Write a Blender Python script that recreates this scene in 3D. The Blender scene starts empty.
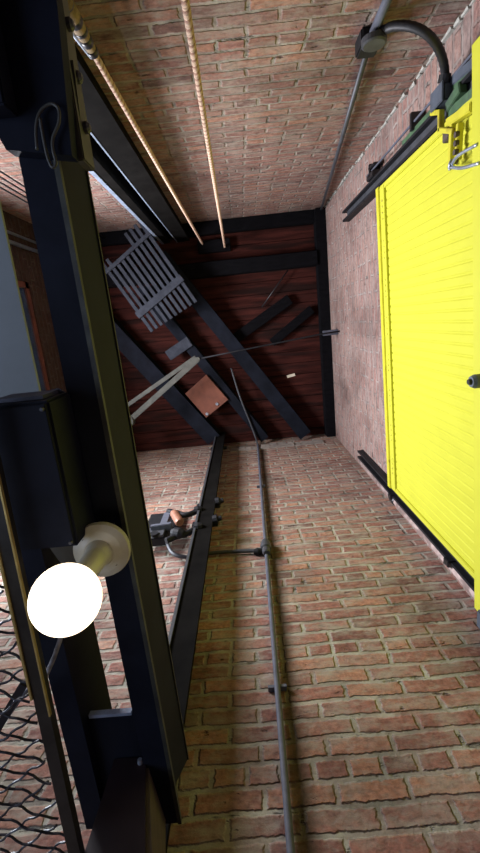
import bpy, bmesh, math, random
from mathutils import Vector, Matrix
random.seed(7)
S = bpy.context.scene
COL = S.collection
PI = math.pi
EYE = 1.5                      # camera height above the car floor; shapes below use heights measured from the eye
# room (metres): right, left, front, back walls, ceiling above the eye
XR, XL, YF, YB, H = 0.9505, -1.78, 1.35, -1.043, 4.739

# ------------------------------------------------------------------ materials
def new_mat(name):
    m = bpy.data.materials.new(name); m.use_nodes = True
    nt = m.node_tree; b = nt.nodes['Principled BSDF']
    return m, nt, b
def N(nt, t, **kw):
    n = nt.nodes.new(t)
    for k, v in kw.items(): setattr(n, k, v)
    return n
def ramp(nt, stops, interp='LINEAR'):
    r = N(nt, 'ShaderNodeValToRGB'); e = r.color_ramp.elements
    r.color_ramp.interpolation = interp
    while len(e) < len(stops): e.new(0.5)
    for el, (p, c) in zip(e, stops):
        el.position = p; el.color = (c[0], c[1], c[2], 1)
    return r
def mixc(nt, fac, a, b, mode='MIX'):
    n = N(nt, 'ShaderNodeMix', data_type='RGBA', blend_type=mode)
    for sock, v in ((n.inputs['Factor'], fac), (n.inputs['A'], a), (n.inputs['B'], b)):
        if hasattr(v, 'links'): nt.links.new(v, sock)
        elif isinstance(v, tuple): sock.default_value = (v[0], v[1], v[2], 1)
        else: sock.default_value = v
    return n.outputs['Result']
def math_(nt, op, a, b=0.0, c=0.0):
    n = N(nt, 'ShaderNodeMath', operation=op)
    for i, v in enumerate((a, b, c)):
        if hasattr(v, 'links'): nt.links.new(v, n.inputs[i])
        else: n.inputs[i].default_value = v
    return n.outputs[0]

def brick_mat(name, along, tones, mortar, mortar_size, dust, dust_amt, seed=0.0, shadow_stain=None, row=0.0685, length=0.212):
    m, nt, b = new_mat(name); L = nt.links
    tc = N(nt, 'ShaderNodeTexCoord'); sp = N(nt, 'ShaderNodeSeparateXYZ'); L.new(tc.outputs['Object'], sp.inputs[0])
    cb = N(nt, 'ShaderNodeCombineXYZ')
    L.new(math_(nt, 'ADD', sp.outputs['X' if along == 'X' else 'Y'], 10.03 + seed), cb.inputs[0])
    L.new(math_(nt, 'ADD', sp.outputs['Z'], 10.0), cb.inputs[1])
    n1 = N(nt, 'ShaderNodeTexNoise'); n1.inputs['Scale'].default_value = 3.0; n1.inputs['Detail'].default_value = 2
    n2 = N(nt, 'ShaderNodeTexNoise'); n2.inputs['Scale'].default_value = 22.0; n2.inputs['Detail'].default_value = 3
    for n in (n1, n2): L.new(cb.outputs[0], n.inputs['Vector'])
    def wob(n, amt):
        v = N(nt, 'ShaderNodeVectorMath', operation='SUBTRACT'); L.new(n.outputs['Color'], v.inputs[0]); v.inputs[1].default_value = (.5, .5, .5)
        s = N(nt, 'ShaderNodeVectorMath', operation='MULTIPLY'); L.new(v.outputs[0], s.inputs[0]); s.inputs[1].default_value = (amt, amt * .8, 0)
        return s.outputs[0]
    a1 = N(nt, 'ShaderNodeVectorMath', operation='ADD'); L.new(cb.outputs[0], a1.inputs[0]); L.new(wob(n1, .035), a1.inputs[1])
    a2 = N(nt, 'ShaderNodeVectorMath', operation='ADD'); L.new(a1.outputs[0], a2.inputs[0]); L.new(wob(n2, .017), a2.inputs[1])
    n8 = N(nt, 'ShaderNodeTexNoise'); n8.inputs['Scale'].default_value = 70.0; n8.inputs['Detail'].default_value = 3; L.new(cb.outputs[0], n8.inputs['Vector'])
    a3 = N(nt, 'ShaderNodeVectorMath', operation='ADD'); L.new(a2.outputs[0], a3.inputs[0]); L.new(wob(n8, .013), a3.inputs[1])
    br = N(nt, 'ShaderNodeTexBrick'); L.new(a3.outputs[0], br.inputs['Vector'])
    br.offset = .5; br.offset_frequency = 2; br.squash = .5; br.squash_frequency = 7
    br.inputs['Color1'].default_value = (0, 0, 0, 1); br.inputs['Color2'].default_value = (1, 1, 1, 1); br.inputs['Mortar'].default_value = (.5, .5, .5, 1)
    br.inputs['Scale'].default_value = 1.0; br.inputs['Mortar Size'].default_value = mortar_size
    br.inputs['Mortar Smooth'].default_value = .6; br.inputs['Bias'].default_value = 0
    br.inputs['Brick Width'].default_value = length; br.inputs['Row Height'].default_value = row
    k = len(tones)
    rp = ramp(nt, [((i + .0) / (k - 1), t) for i, t in enumerate(tones)]); L.new(br.outputs['Color'], rp.inputs[0])
    # mottling inside the bricks
    n3 = N(nt, 'ShaderNodeTexNoise'); n3.inputs['Scale'].default_value = 45; n3.inputs['Detail'].default_value = 5; n3.inputs['Roughness'].default_value = .7
    L.new(cb.outputs[0], n3.inputs['Vector'])
    r3 = ramp(nt, [(.3, (.55, .52, .52)), (.7, (1.3, 1.25, 1.2))]); L.new(n3.outputs['Fac'], r3.inputs[0])
    col = mixc(nt, 1.0, rp.outputs[0], r3.outputs[0], 'MULTIPLY')
    # mortar tone
    n4 = N(nt, 'ShaderNodeTexNoise'); n4.inputs['Scale'].default_value = 9; n4.inputs['Detail'].default_value = 4; L.new(cb.outputs[0], n4.inputs['Vector'])
    r4 = ramp(nt, [(.35, tuple(c * .55 for c in mortar)), (.65, tuple(c * 1.25 for c in mortar))]); L.new(n4.outputs['Fac'], r4.inputs[0])
    n9 = N(nt, 'ShaderNodeTexNoise'); n9.inputs['Scale'].default_value = 6.5; n9.inputs['Detail'].default_value = 5; n9.inputs['Roughness'].default_value = .6
    mp9 = N(nt, 'ShaderNodeMapping'); mp9.inputs['Location'].default_value = (4.3, 2.1, 0); mp9.inputs['Scale'].default_value = (.8, 1.8, 1); L.new(cb.outputs[0], mp9.inputs[0]); L.new(mp9.outputs[0], n9.inputs['Vector'])
    r9 = ramp(nt, [(.36, (.35, .35, .35)), (.56, (1, 1, 1))]); L.new(n9.outputs['Fac'], r9.inputs[0])
    fac = math_(nt, 'MULTIPLY', br.outputs['Fac'], r9.outputs[0])
    col = mixc(nt, fac, col, r4.outputs[0])
    rA = ramp(nt, [(.60, (0, 0, 0)), (.68, (1, 1, 1))]); L.new(n9.outputs['Fac'], rA.inputs[0])     # joints with the mortar fallen out
    crev = math_(nt, 'MULTIPLY', math_(nt, 'POWER', br.outputs['Fac'], 3.0), rA.outputs[0])
    col = mixc(nt, math_(nt, 'MULTIPLY', crev, .85), col, (.04, .03, .025))
    # old mortar smears and dust
    n5 = N(nt, 'ShaderNodeTexNoise'); n5.inputs['Scale'].default_value = 5.5; n5.inputs['Detail'].default_value = 6; n5.inputs['Roughness'].default_value = .65
    mp = N(nt, 'ShaderNodeMapping'); mp.inputs['Scale'].default_value = (1, 2.2, 1); L.new(cb.outputs[0], mp.inputs[0]); L.new(mp.outputs[0], n5.inputs['Vector'])
    r5 = ramp(nt, [(.46, (0, 0, 0)), (.68, (1, 1, 1))]); L.new(n5.outputs['Fac'], r5.inputs[0])
    col = mixc(nt, math_(nt, 'MULTIPLY', r5.outputs[0], dust_amt), col, dust)
    nS = N(nt, 'ShaderNodeTexNoise'); nS.inputs['Scale'].default_value = 28; nS.inputs['Detail'].default_value = 5; nS.inputs['Roughness'].default_value = .7
    mS = N(nt, 'ShaderNodeMapping'); mS.inputs['Location'].default_value = (1.3, 7.7, 0); mS.inputs['Scale'].default_value = (.55, 1.6, 1); L.new(cb.outputs[0], mS.inputs[0]); L.new(mS.outputs[0], nS.inputs['Vector'])
    rS = ramp(nt, [(.5, (0, 0, 0)), (.66, (1, 1, 1))]); L.new(nS.outputs['Fac'], rS.inputs[0])
    col = mixc(nt, math_(nt, 'MULTIPLY', rS.outputs[0], .55), col, dust)
    rT = ramp(nt, [(.33, (1, 1, 1)), (.46, (0, 0, 0))]); L.new(nS.outputs['Fac'], rT.inputs[0])
    col = mixc(nt, math_(nt, 'MULTIPLY', rT.outputs[0], .45), col, (.07, .05, .045))
    # soot patches and spalled holes
    n6 = N(nt, 'ShaderNodeTexNoise'); n6.inputs['Scale'].default_value = 1.7; n6.inputs['Detail'].default_value = 5; L.new(cb.outputs[0], n6.inputs['Vector'])
    r6 = ramp(nt, [(.5, (1, 1, 1)), (.75, (.45, .42, .42))]); L.new(n6.outputs['Fac'], r6.inputs[0])
    col = mixc(nt, 1.0, col, r6.outputs[0], 'MULTIPLY')
    n7 = N(nt, 'ShaderNodeTexNoise'); n7.inputs['Scale'].default_value = 13; n7.inputs['Detail'].default_value = 4; n7.inputs['Roughness'].default_value = .6
    mp7 = N(nt, 'ShaderNodeMapping'); mp7.inputs['Scale'].default_value = (.8, 1.7, 1); L.new(cb.outputs[0], mp7.inputs[0]); L.new(mp7.outputs[0], n7.inputs['Vector'])
    r7 = ramp(nt, [(.655, (0, 0, 0)), (.72, (1, 1, 1))]); L.new(n7.outputs['Fac'], r7.inputs[0])
    col = mixc(nt, math_(nt, 'MULTIPLY', r7.outputs[0], .75), col, (.03, .018, .014))
    if shadow_stain:                                     # pipe's shadow and staining painted as brown streaks: (x at foot, slope, x width, from z to z)
        for (sx, sl, sw, scol, samt) in shadow_stain:
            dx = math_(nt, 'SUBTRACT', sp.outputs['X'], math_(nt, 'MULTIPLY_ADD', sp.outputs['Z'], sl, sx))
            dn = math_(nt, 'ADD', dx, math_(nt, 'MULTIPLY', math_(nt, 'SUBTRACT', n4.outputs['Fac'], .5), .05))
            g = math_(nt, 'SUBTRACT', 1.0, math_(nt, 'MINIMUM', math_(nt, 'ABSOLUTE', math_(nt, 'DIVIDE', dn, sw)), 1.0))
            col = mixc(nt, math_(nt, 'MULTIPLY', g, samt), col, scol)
    L.new(col, b.inputs['Base Color'])
    b.inputs['Roughness'].default_value = .88; b.inputs['Specular IOR Level'].default_value = .25
    h = math_(nt, 'SUBTRACT', math_(nt, 'MULTIPLY', n3.outputs['Fac'], .35), math_(nt, 'MULTIPLY', br.outputs['Fac'], .8))
    h = math_(nt, 'SUBTRACT', h, math_(nt, 'MULTIPLY', r7.outputs[0], 1.2)); h = math_(nt, 'SUBTRACT', h, math_(nt, 'MULTIPLY', crev, 1.0)); h = math_(nt, 'ADD', h, math_(nt, 'MULTIPLY', n2.outputs['Fac'], .6))
    h = math_(nt, 'ADD', h, math_(nt, 'MULTIPLY', br.outputs['Color'], .3))
    bp = N(nt, 'ShaderNodeBump'); bp.inputs['Strength'].default_value = .9; bp.inputs['Distance'].default_value = .009
    L.new(h, bp.inputs['Height']); L.new(bp.outputs[0], b.inputs['Normal'])
    return m

def plain(name, c, rough=.5, metal=0.0, var=.25, scale=14, bump=0.0, stretch=(1, 1, 1), spec=.5, second=None, amt=.5, edge=(.5, .62)):
    m, nt, b = new_mat(name); L = nt.links
    tc = N(nt, 'ShaderNodeTexCoord'); mp = N(nt, 'ShaderNodeMapping'); mp.inputs['Scale'].default_value = stretch
    L.new(tc.outputs['Object'], mp.inputs[0])
    n = N(nt, 'ShaderNodeTexNoise'); n.inputs['Scale'].default_value = scale; n.inputs['Detail'].default_value = 5; n.inputs['Roughness'].default_value = .62
    L.new(mp.outputs[0], n.inputs['Vector'])
    r = ramp(nt, [(.3, tuple(x * (1 - var) for x in c)), (.7, tuple(min(1, x * (1 + var)) for x in c))]); L.new(n.outputs['Fac'], r.inputs[0])
    col = r.outputs[0]
    if second:
        n2 = N(nt, 'ShaderNodeTexNoise'); n2.inputs['Scale'].default_value = scale * .45; n2.inputs['Detail'].default_value = 6; L.new(mp.outputs[0], n2.inputs['Vector'])
        r2 = ramp(nt, [(edge[0], (0, 0, 0)), (edge[1], (1, 1, 1))]); L.new(n2.outputs['Fac'], r2.inputs[0])
        col = mixc(nt, math_(nt, 'MULTIPLY', r2.outputs[0], amt), col, second)
    L.new(col, b.inputs['Base Color'])
    b.inputs['Roughness'].default_value = rough; b.inputs['Metallic'].default_value = metal; b.inputs['Specular IOR Level'].default_value = spec
    if bump:
        bp = N(nt, 'ShaderNodeBump'); bp.inputs['Strength'].default_value = bump; bp.inputs['Distance'].default_value = .004
        L.new(n.outputs['Fac'], bp.inputs['Height']); L.new(bp.outputs[0], b.inputs['Normal'])
    return m

M = {}
FT = [(.17, .085, .07), (.30, .14, .11), (.34, .165, .125), (.27, .135, .11), (.45, .24, .155), (.33, .16, .13)]
BT = [(.15, .085, .075), (.26, .13, .105), (.31, .155, .125), (.24, .125, .105), (.38, .20, .14), (.25, .155, .135)]
RT = [(.23, .145, .125), (.30, .175, .15), (.27, .165, .14), (.33, .21, .175), (.25, .175, .155)]
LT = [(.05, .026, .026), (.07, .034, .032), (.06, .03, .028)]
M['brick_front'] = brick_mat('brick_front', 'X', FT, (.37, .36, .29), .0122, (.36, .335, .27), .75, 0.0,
                             shadow_stain=[(.004, .0168, .055, (.05, .034, .019), .95), (-.20, .0168, .10, (.12, .085, .05), .35)])
M['brick_back'] = brick_mat('brick_back', 'X', BT, (.29, .265, .22), .0105, (.33, .29, .24), .75, 3.3, row=.066, length=.23)
M['brick_right'] = brick_mat('brick_right', 'Y', RT, (.31, .265, .235), .0115, (.33, .265, .235), .65, 6.1)
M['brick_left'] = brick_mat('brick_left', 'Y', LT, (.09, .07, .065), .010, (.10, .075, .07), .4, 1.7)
M['plank'] = plain('ceiling_plank_paint', (.040, .0105, .0078), .9, 0, .6, 5, .4, (.5, 5, 1), spec=.1, second=(.012, .006, .005), amt=.8)
M['dark_timber'] = plain('sooty_timber', (.0038, .0036, .0046), .95, 0, .4, 9, .4, (1, 4, 1), spec=.08)
M['beam_steel'] = plain('roof_beam_steel', (.0075, .009, .0145), .8, 0, .4, 8, .2, spec=.1)
M['black_steel'] = plain('black_painted_steel', (.0085, .0105, .018), .65, 0, .35, 10, .1, spec=.1, second=(.012, .0135, .019), amt=.5)
M['highlit_edge'] = plain('highlit_steel_edge', (.034, .037, .027), .6, 0, .5, 30, .1, second=(.012, .013, .012), amt=.7)  # greenish highlight along the beam edges, painted into the colour
M['rail_steel'] = plain('oily_rail_steel', (.0065, .006, .0055), .8, 0, .35, 12, .1, spec=.03)
M['rail_bright'] = plain('pale_blue_daylit_steel', (.26, .32, .42), .45, .2, .25, 20)  # daylight on the rail edges is painted into this pale blue
M['pipe_grey'] = plain('grey_painted_pipe', (.08, .087, .115), .7, 0, .3, 18)
M['dark_pipe'] = plain('dark_grey_conduit', (.055, .058, .066), .5, .2, .3, 18)
M['black_rubber'] = plain('black_hose', (.018, .018, .021), .5, 0, .3, 30)
M['yellow'] = plain('yellow_gloss_paint', (.53, .525, .044), .5, 0, .045, 6, 0, spec=.2, second=(.48, .46, .035), amt=.35, edge=(.6, .75))
M['yellow_worn'] = plain('yellow_paint_chipped', (.55, .51, .03), .45, 0, .1, 16, .1, second=(.25, .17, .02), amt=.8, edge=(.60, .68))
M['track'] = plain('greasy_track', (.012, .012, .014), .6, 0, .4, 15, .2, spec=.2)
M['green'] = plain('green_painted_steel', (.055, .115, .055), .55, .1, .3, 20, second=(.04, .05, .05), amt=.7)
M['slate'] = plain('slate_blue_box', (.07, .085, .11), .55, .1, .25, 20)
M['pink_pipe'] = plain('faded_pipe', (.42, .32, .29), .7, 0, .35, 22, .2, second=(.14, .09, .08), amt=.7, edge=(.5, .6))
M['rope'] = plain('manila_rope', (.58, .41, .29), .9, 0, .25, 60, .4)
M['rope_dark'] = plain('rope_groove_shade', (.34, .19, .13), .9, 0, .25, 60, .4)  # one darker strand paints in the shade of the rope's grooves
M['tape'] = plain('black_tape', (.012, .012, .014), .4, 0, .3, 30)
M['zinc'] = plain('zinc_hardware', (.45, .50, .58), .35, .7, .3, 25)
M['slat'] = plain('grey_slat_timber', (.038, .042, .054), .9, 0, .3, 12, .2, (1, 1, 1), spec=.1)
M['orange'] = plain('orange_board', (.16, .052, .03), .8, 0, .25, 10, .2)
M['tie'] = plain('pale_forged_steel', (.065, .064, .053), .55, .2, .3, 15)
M['sheet'] = plain('grey_green_sheet', (.17, .19, .185), .5, .1, .12, 4)
M['porcelain'] = plain('glazed_porcelain', (.46, .45, .35), .3, 0, .12, 10, second=(.35, .30, .18), amt=.4, edge=(.6, .7))
M['maroon'] = plain('maroon_steel', (.012, .0055, .008), .5, .1, .3, 8)
M['brown'] = plain('brown_hardwood', (.06, .042, .03), .7, 0, .35, 12, .2, (6, 6, 1))
M['copper'] = plain('copper_roller', (.26, .115, .07), .5, .2, .25, 20)
M['mesh_wire'] = plain('dark_mesh_wire', (.022, .022, .026), .4, .3, .3, 30)
M['frame_iron'] = plain('angle_iron', (.035, .032, .026), .38, .5, .35, 20)
M['gold_glint'] = plain('bulb_lit_angle_edge', (.50, .38, .13), .35, .6, .3, 25)  # gold glint of the bulb on the frame, put in as colour
M['paper'] = plain('paper_tag', (.62, .55, .42), .9, 0, .1, 20)
M['cord'] = plain('cloth_cord', (.22, .22, .24), .8, 0, .4, 60)
M['floor'] = plain('car_floor_boards', (.20, .15, .11), .8, 0, .3, 8, .2, (1, 8, 1))
M['red_frame'] = plain('lit_lintel_frame', (.16, .05, .04), .7, 0, .25, 12)  # red-brown paints the lit brick lintel onto the frame
M['frame_white'] = plain('pale_window_frame', (.40, .43, .45), .6, 0, .15, 12)
def glass_mat():
    m, nt, b = new_mat('dusty_glass')
    b.inputs['Base Color'].default_value = (.05, .09, .2, 1); b.inputs['Roughness'].default_value = .25
    b.inputs['Alpha'].default_value = .75
    return m
M['glass'] = glass_mat()
M['clear'] = glass_mat(); _b = M['clear'].node_tree.nodes['Principled BSDF']; M['clear'].name = 'clear_glass'; _b.inputs['Alpha'].default_value = .08
M['olive_rope'] = plain('greasy_rope', (.22, .15, .07), .8, 0, .4, 60, .4)
M['loop_wire'] = plain('olive_wire', (.06, .06, .05), .5, .2, .3, 30)
M['white_mortar'] = plain('pale_mortar', (.36, .36, .32), .9, 0, .35, 25, .5)
def bulb_mat():
    m, nt, b = new_mat('lit_bulb_glass')
    b.inputs['Base Color'].default_value = (1, .95, .85, 1)
    b.inputs['Emission Color'].default_value = (1, .80, .56, 1); b.inputs['Emission Strength'].default_value = 3.2
    return m
M['bulb'] = bulb_mat()

# ------------------------------------------------------------------ mesh helpers
class MB:
    def __init__(s): s.b = bmesh.new()
    def box(s, x0, x1, y0, y1, z0, z1, bev=0.0):
        v = [s.b.verts.new((x, y, z)) for x in (x0, x1) for y in (y0, y1) for z in (z0, z1)]
        fs = [s.b.faces.new([v[i] for i in f]) for f in ((0, 1, 3, 2), (4, 6, 7, 5), (0, 4, 5, 1), (2, 3, 7, 6), (0, 2, 6, 4), (1, 5, 7, 3))]
        if bev:
            es = list({e for f in fs for e in f.edges}); bmesh.ops.bevel(s.b, geom=es, offset=bev, segments=2, affect='EDGES')
        return s
    def bar(s, a, b, w, h, up=(0, 0, 1), bev=0.0):         # rectangular bar from a to b; w across, h along "up"
        a, b, up = Vector(a), Vector(b), Vector(up)
        t = (b - a).normalized(); u = (up - t * up.dot(t)).normalized(); r = t.cross(u)
        v = [s.b.verts.new(p + r * (i * w / 2) + u * (j * h / 2)) for p in (a, b) for i in (-1, 1) for j in (-1, 1)]
        fs = [s.b.faces.new([v[i] for i in f]) for f in ((0, 1, 3, 2), (4, 6, 7, 5), (0, 4, 5, 1), (2, 3, 7, 6), (0, 2, 6, 4), (1, 5, 7, 3))]
        if bev:
            es = list({e for f in fs for e in f.edges}); bmesh.ops.bevel(s.b, geom=es, offset=bev, segments=2, affect='EDGES')
        return s
    def tube(s, pts, r, n=8, cap=True):
        pts = [Vector(p) for p in pts]; rings = []
        u = None
        for i, p in enumerate(pts):
            t = (pts[min(i + 1, len(pts) - 1)] - pts[max(i - 1, 0)]).normalized()
            if u is None:
                u = t.orthogonal().normalized()
            else:
                u = (u - t * u.dot(t)).normalized()
            w = t.cross(u); rr = r[i] if isinstance(r, (list, tuple)) else r
            rings.append([s.b.verts.new(p + (u * math.cos(k * 2 * PI / n) + w * math.sin(k * 2 * PI / n)) * rr) for k in range(n)])
        for A, B in zip(rings, rings[1:]):
            for k in range(n):
                f = s.b.faces.new((A[k], A[(k + 1) % n], B[(k + 1) % n], B[k])); f.smooth = n > 5
        if cap:
            s.b.faces.new(rings[0][::-1]); s.b.faces.new(rings[-1])
        return s
    def cyl(s, a, b, r, n=20):
        return s.lathe(a, b, [(0, r), (1, r)], n)
    def lathe(s, a, b, prof, n=32):                        # prof: (fraction along a-b, radius)
        a, b = Vector(a), Vector(b); t = (b - a).normalized(); u = t.orthogonal().normalized(); w = t.cross(u)
        rings = []
        for f, r in prof:
            c = a.lerp(b, f)
            rings.append([s.b.verts.new(c + (u * math.cos(k * 2 * PI / n) + w * math.sin(k * 2 * PI / n)) * max(r, 1e-5)) for k in range(n)])
        for A, B in zip(rings, rings[1:]):
            for k in range(n):
                f = s.b.faces.new((A[k], A[(k + 1) % n], B[(k + 1) % n], B[k])); f.smooth = False
        s.b.faces.new(rings[0][::-1]); s.b.faces.new(rings[-1])
        return s
    def sphere(s, c, r, u=32, v=20):
        g = bmesh.ops.create_uvsphere(s.b, u_segments=u, v_segments=v, radius=r, matrix=Matrix.Translation(c))
        for vv in g['verts']:
            for f in vv.link_faces: f.smooth = True
        return s
    def prism(s, poly, z0, z1):                            # polygon in plan, extruded in height
        lo = [s.b.verts.new((x, y, z0)) for x, y in poly]; hi = [s.b.verts.new((x, y, z1)) for x, y in poly]
        n = len(poly); s.b.faces.new(lo[::-1]); s.b.faces.new(hi)
        for k in range(n): s.b.faces.new((lo[k], lo[(k + 1) % n], hi[(k + 1) % n], hi[k]))
        return s
    def hexa(s, lo, hi):                                   # eight corners: four below, four above
        v = [s.b.verts.new(p) for p in list(lo) + list(hi)]
        for f in ((3, 2, 1, 0), (4, 5, 6, 7), (0, 1, 5, 4), (1, 2, 6, 5), (2, 3, 7, 6), (3, 0, 4, 7)): s.b.faces.new([v[i] for i in f])
        return s
    def bounds(s):
        c = [v.co for v in s.b.verts]
        return [min(p[i] for p in c) for i in range(3)], [max(p[i] for p in c) for i in range(3)]
    def build(s, name, mat, parent=None, shift=True):
        bmesh.ops.recalc_face_normals(s.b, faces=s.b.faces[:])
        me = bpy.data.meshes.new(name)
        o = bpy.data.objects.new(name, me); COL.objects.link(o)
        if parent is not None:
            off = Vector(parent['_at']); o.parent = parent; o['_at'] = parent['_at'][:]
        elif shift:
            lo, hi = s.bounds(); off = Vector(((lo[0] + hi[0]) / 2, (lo[1] + hi[1]) / 2, lo[2]))
            o.location = off + Vector((0, 0, EYE)); o['_at'] = list(off)
        else:
            off = Vector((0, 0, -EYE)); o['_at'] = list(off)
        bmesh.ops.translate(s.b, verts=s.b.verts[:], vec=-off)
        s.b.to_mesh(me); s.b.free(); me.materials.append(mat if not isinstance(mat, str) else M[mat])
        if mat == 'rope': me.materials.append(M['rope_dark'])
        return o
def thing(name, at, label, cat, group=None):
    o = bpy.data.objects.new(name, None); COL.objects.link(o); o.empty_display_size = .05
    o.location = (at[0], at[1], at[2] + EYE); o['_at'] = list(at)
    return tag(o, label, cat, group)
def tag(o, label, cat, group=None):
    o['label'] = label; o['category'] = cat
    if group: o['group'] = group
    return o
def struct(o, label=None, cat=None):
    o['kind'] = 'structure'
    if label: o['label'] = label
    if cat: o['category'] = cat
    return o
def arc(pts, n=8):                                         # Catmull-Rom through points
    P = [Vector(p) for p in pts]; P = [2 * P[0] - P[1]] + P + [2 * P[-1] - P[-2]]; out = []
    for i in range(1, len(P) - 2):
        for k in range(n):
            t = k / n; a, b, c, d = P[i - 1:i + 3]
            out.append(.5 * ((2 * b) + (c - a) * t + (2 * a - 5 * b + 4 * c - d) * t * t + (3 * b - a - 3 * c + d) * t ** 3))
    out.append(P[-2]); return out

# ------------------------------------------------------------------ the shaft
T = .3
FZ = -EYE
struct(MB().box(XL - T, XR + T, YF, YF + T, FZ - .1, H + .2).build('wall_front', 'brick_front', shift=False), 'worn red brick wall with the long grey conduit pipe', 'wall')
struct(MB().box(XL - T, XR + T, YB - T, YB, FZ - .1, H + .2).build('wall_back', 'brick_back', shift=False), 'red brick wall behind the two beige ropes', 'wall')
struct(MB().box(XR, XR + T, YB, YF, FZ - .1, H + .2).build('wall_right', 'brick_right', shift=False), 'pinkish brick wall carrying the yellow door', 'wall')
# left wall with two window openings
W1 = (-.52, .48, 2.35, 3.80); W2 = (.70, 1.26, 1.9, 2.95); E1 = (-.75, .75, FZ, .55)  # the last is an unseen low opening added for the fill lamp
wl = MB()
ys = sorted({YB, YF, W1[0], W1[1], W2[0], W2[1], E1[0], E1[1]}); zs = sorted({FZ - .1, H + .2, W1[2], W1[3], W2[2], W2[3], E1[2], E1[3]})
for y0, y1 in zip(ys, ys[1:]):
    for z0, z1 in zip(zs, zs[1:]):
        my, mz = (y0 + y1) / 2, (z0 + z1) / 2
        if any(w[0] < my < w[1] and w[2] < mz < w[3] for w in (W1, W2, E1)): continue
        wl.box(XL - T, XL, y0, y1, z0, z1)
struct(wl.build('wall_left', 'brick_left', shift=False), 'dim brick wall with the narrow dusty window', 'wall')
struct(MB().box(XL, XR, YB, YF, FZ - .1, FZ).build('floor', 'floor', shift=False), 'floor', 'floor')
cl = MB(); y = YB
while y < YF:
    y1 = min(YF, y + .128); cl.box(XL, XR, y, y1 - .007, H, H + .05); y += .128
cl.box(XL, XR, YB, YF, H + .03, H + .2)
struct(cl.build('ceiling', 'plank', shift=False), 'dark red boarded ceiling', 'ceiling')
for i, w in enumerate((W1, W2), 1):
    f = MB(); x = XL - (.03 if i == 1 else .16)
    for (a, b, c, d) in ((w[0], w[1], w[2], w[2] + .05), (w[0], w[1], w[3] - .05, w[3]), (w[0], w[0] + .05, w[2], w[3]), (w[1] - .05, w[1], w[2], w[3])):
        f.box(x - .02, x + .02, a, b, c, d)
    o = struct(f.build('window_%d' % i, 'red_frame', shift=False), ('dusty window with a pale meeting rail in the left brick wall' if i == 1 else 'small bright window low in the left brick wall'), 'window')
    MB().box(x - .025, x + .025, w[0], w[1], w[3] - .255, w[3] - .225).build('meeting_rail', 'frame_white', o)
    MB().box(x - .004, x + .004, w[0] + .04, w[1] - .04, w[3] - .24, w[3] - .04).build('pane', 'glass' if i == 1 else 'clear', o)
    MB().box(x - .004, x + .004, w[0] + .04, w[1] - .04, w[2] + .04, w[3] - .24).build('pane', 'clear', o)

# ------------------------------------------------------------------ camera
R_ = Vector((0.99509484, 0.09889926, 0.00228026)); D_ = Vector((-0.0954976, 0.9663732, -0.2387531)); W_ = Vector((-0.02581608, 0.23736422, 0.97107763))
cam = bpy.data.cameras.new('camera'); co = bpy.data.objects.new('camera', cam); COL.objects.link(co)
co.matrix_world = Matrix(((R_.x, -D_.x, -W_.x, 0), (R_.y, -D_.y, -W_.y, 0), (R_.z, -D_.z, -W_.z, EYE), (0, 0, 0, 1)))
cam.sensor_fit = 'VERTICAL'; cam.sensor_height = 36.0; cam.lens = 36.0 * 420.52 / 853; cam.clip_start = .02
S.camera = co
def P(px, py, axis, val):                                  # the point of the shaft (metres) that a spot measured on the photo has on a known plane
    v = R_ * (px - 240) + D_ * (py - 426.5) + W_ * 420.52
    return v * (val / v['xyz'.index(axis)])

# ------------------------------------------------------------------ yellow door on the right wall
dx0, dx1, dy0, dy1, dz0, dz1 = .895, .945, -.70, 1.165, 1.35, 2.74
door = bpy.data.objects.new('door_1', None); COL.objects.link(door); door.location = (.92, .23, dz0 + EYE); door['_at'] = [.92, .23, dz0]
struct(door, 'bright yellow ribbed metal freight door leaf on the right brick wall', 'door')
pn = MB(); pitch = .046; k = int((dy1 - dy0 - .02) / pitch); prof = []
for i in range(k):
    y = dy0 + .01 + i * pitch
    prof += [(y, 0), (y + .030, 0), (y + .036, .0035), (y + .040, .0035)]
prof.append((dy0 + .01 + k * pitch, 0))
vs = [[pn.b.verts.new((dx0 + .008 + d, y, z)) for z in (dz0 + .02, dz1 - .045)] for y, d in prof]
vb = [[pn.b.verts.new((dx1, y, z)) for z in (dz0 + .02, dz1 - .045)] for y, d in (prof[0], prof[-1])]
for a, b in zip(vs, vs[1:]): pn.b.faces.new((a[0], b[0], b[1], a[1]))
pn.b.faces.new([v[0] for v in vs] + [vb[1][0], vb[0][0]]); pn.b.faces.new([v[1] for v in vs] + [vb[1][1], vb[0][1]])
pn.b.faces.new((vs[0][0], vs[0][1], vb[0][1], vb[0][0])); pn.b.faces.new((vs[-1][0], vs[-1][1], vb[1][1], vb[1][0])); pn.b.faces.new((vb[0][0], vb[0][1], vb[1][1], vb[1][0]))
pn.build('ribbed_panel', 'yellow', door)
MB().box(dx0 - .012, dx1, dy0, dy1, dz1 - .05, dz1, .004).build('top_rail', 'yellow_worn', door)
rs_ = MB().box(dx0 - .004, dx0 + .012, dy0 + .01, dy1 - .01, dz1 - .125, dz1 - .05, .002).build('rivet_strip', 'yellow', door)
MB().box(dx0 - .002, dx1, dy0, dy0 + .03, dz0, dz1 - .05, .003).build('side_stile', 'yellow', door)
MB().box(dx0 - .002, dx1, dy1 - .03, dy1, dz0, dz1 - .05, .003).build('side_stile', 'yellow', door)
MB().box(dx0 - .035, dx1, dy0 - .13, dy1 + .09, dz0 - .28, dz0 + .26, .006).build('bottom_rail', 'yellow', door)
for i in range(8):
    for j in range(4):
        y = dy0 + .09 + i * .222 + j * .033
        MB().lathe((dx0 - .004, y, dz1 - .092), (dx0 - .010, y, dz1 - .092), [(0, .007), (.6, .006), (1, .003)], 8).build('rivet', 'yellow_worn', rs_)
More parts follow.
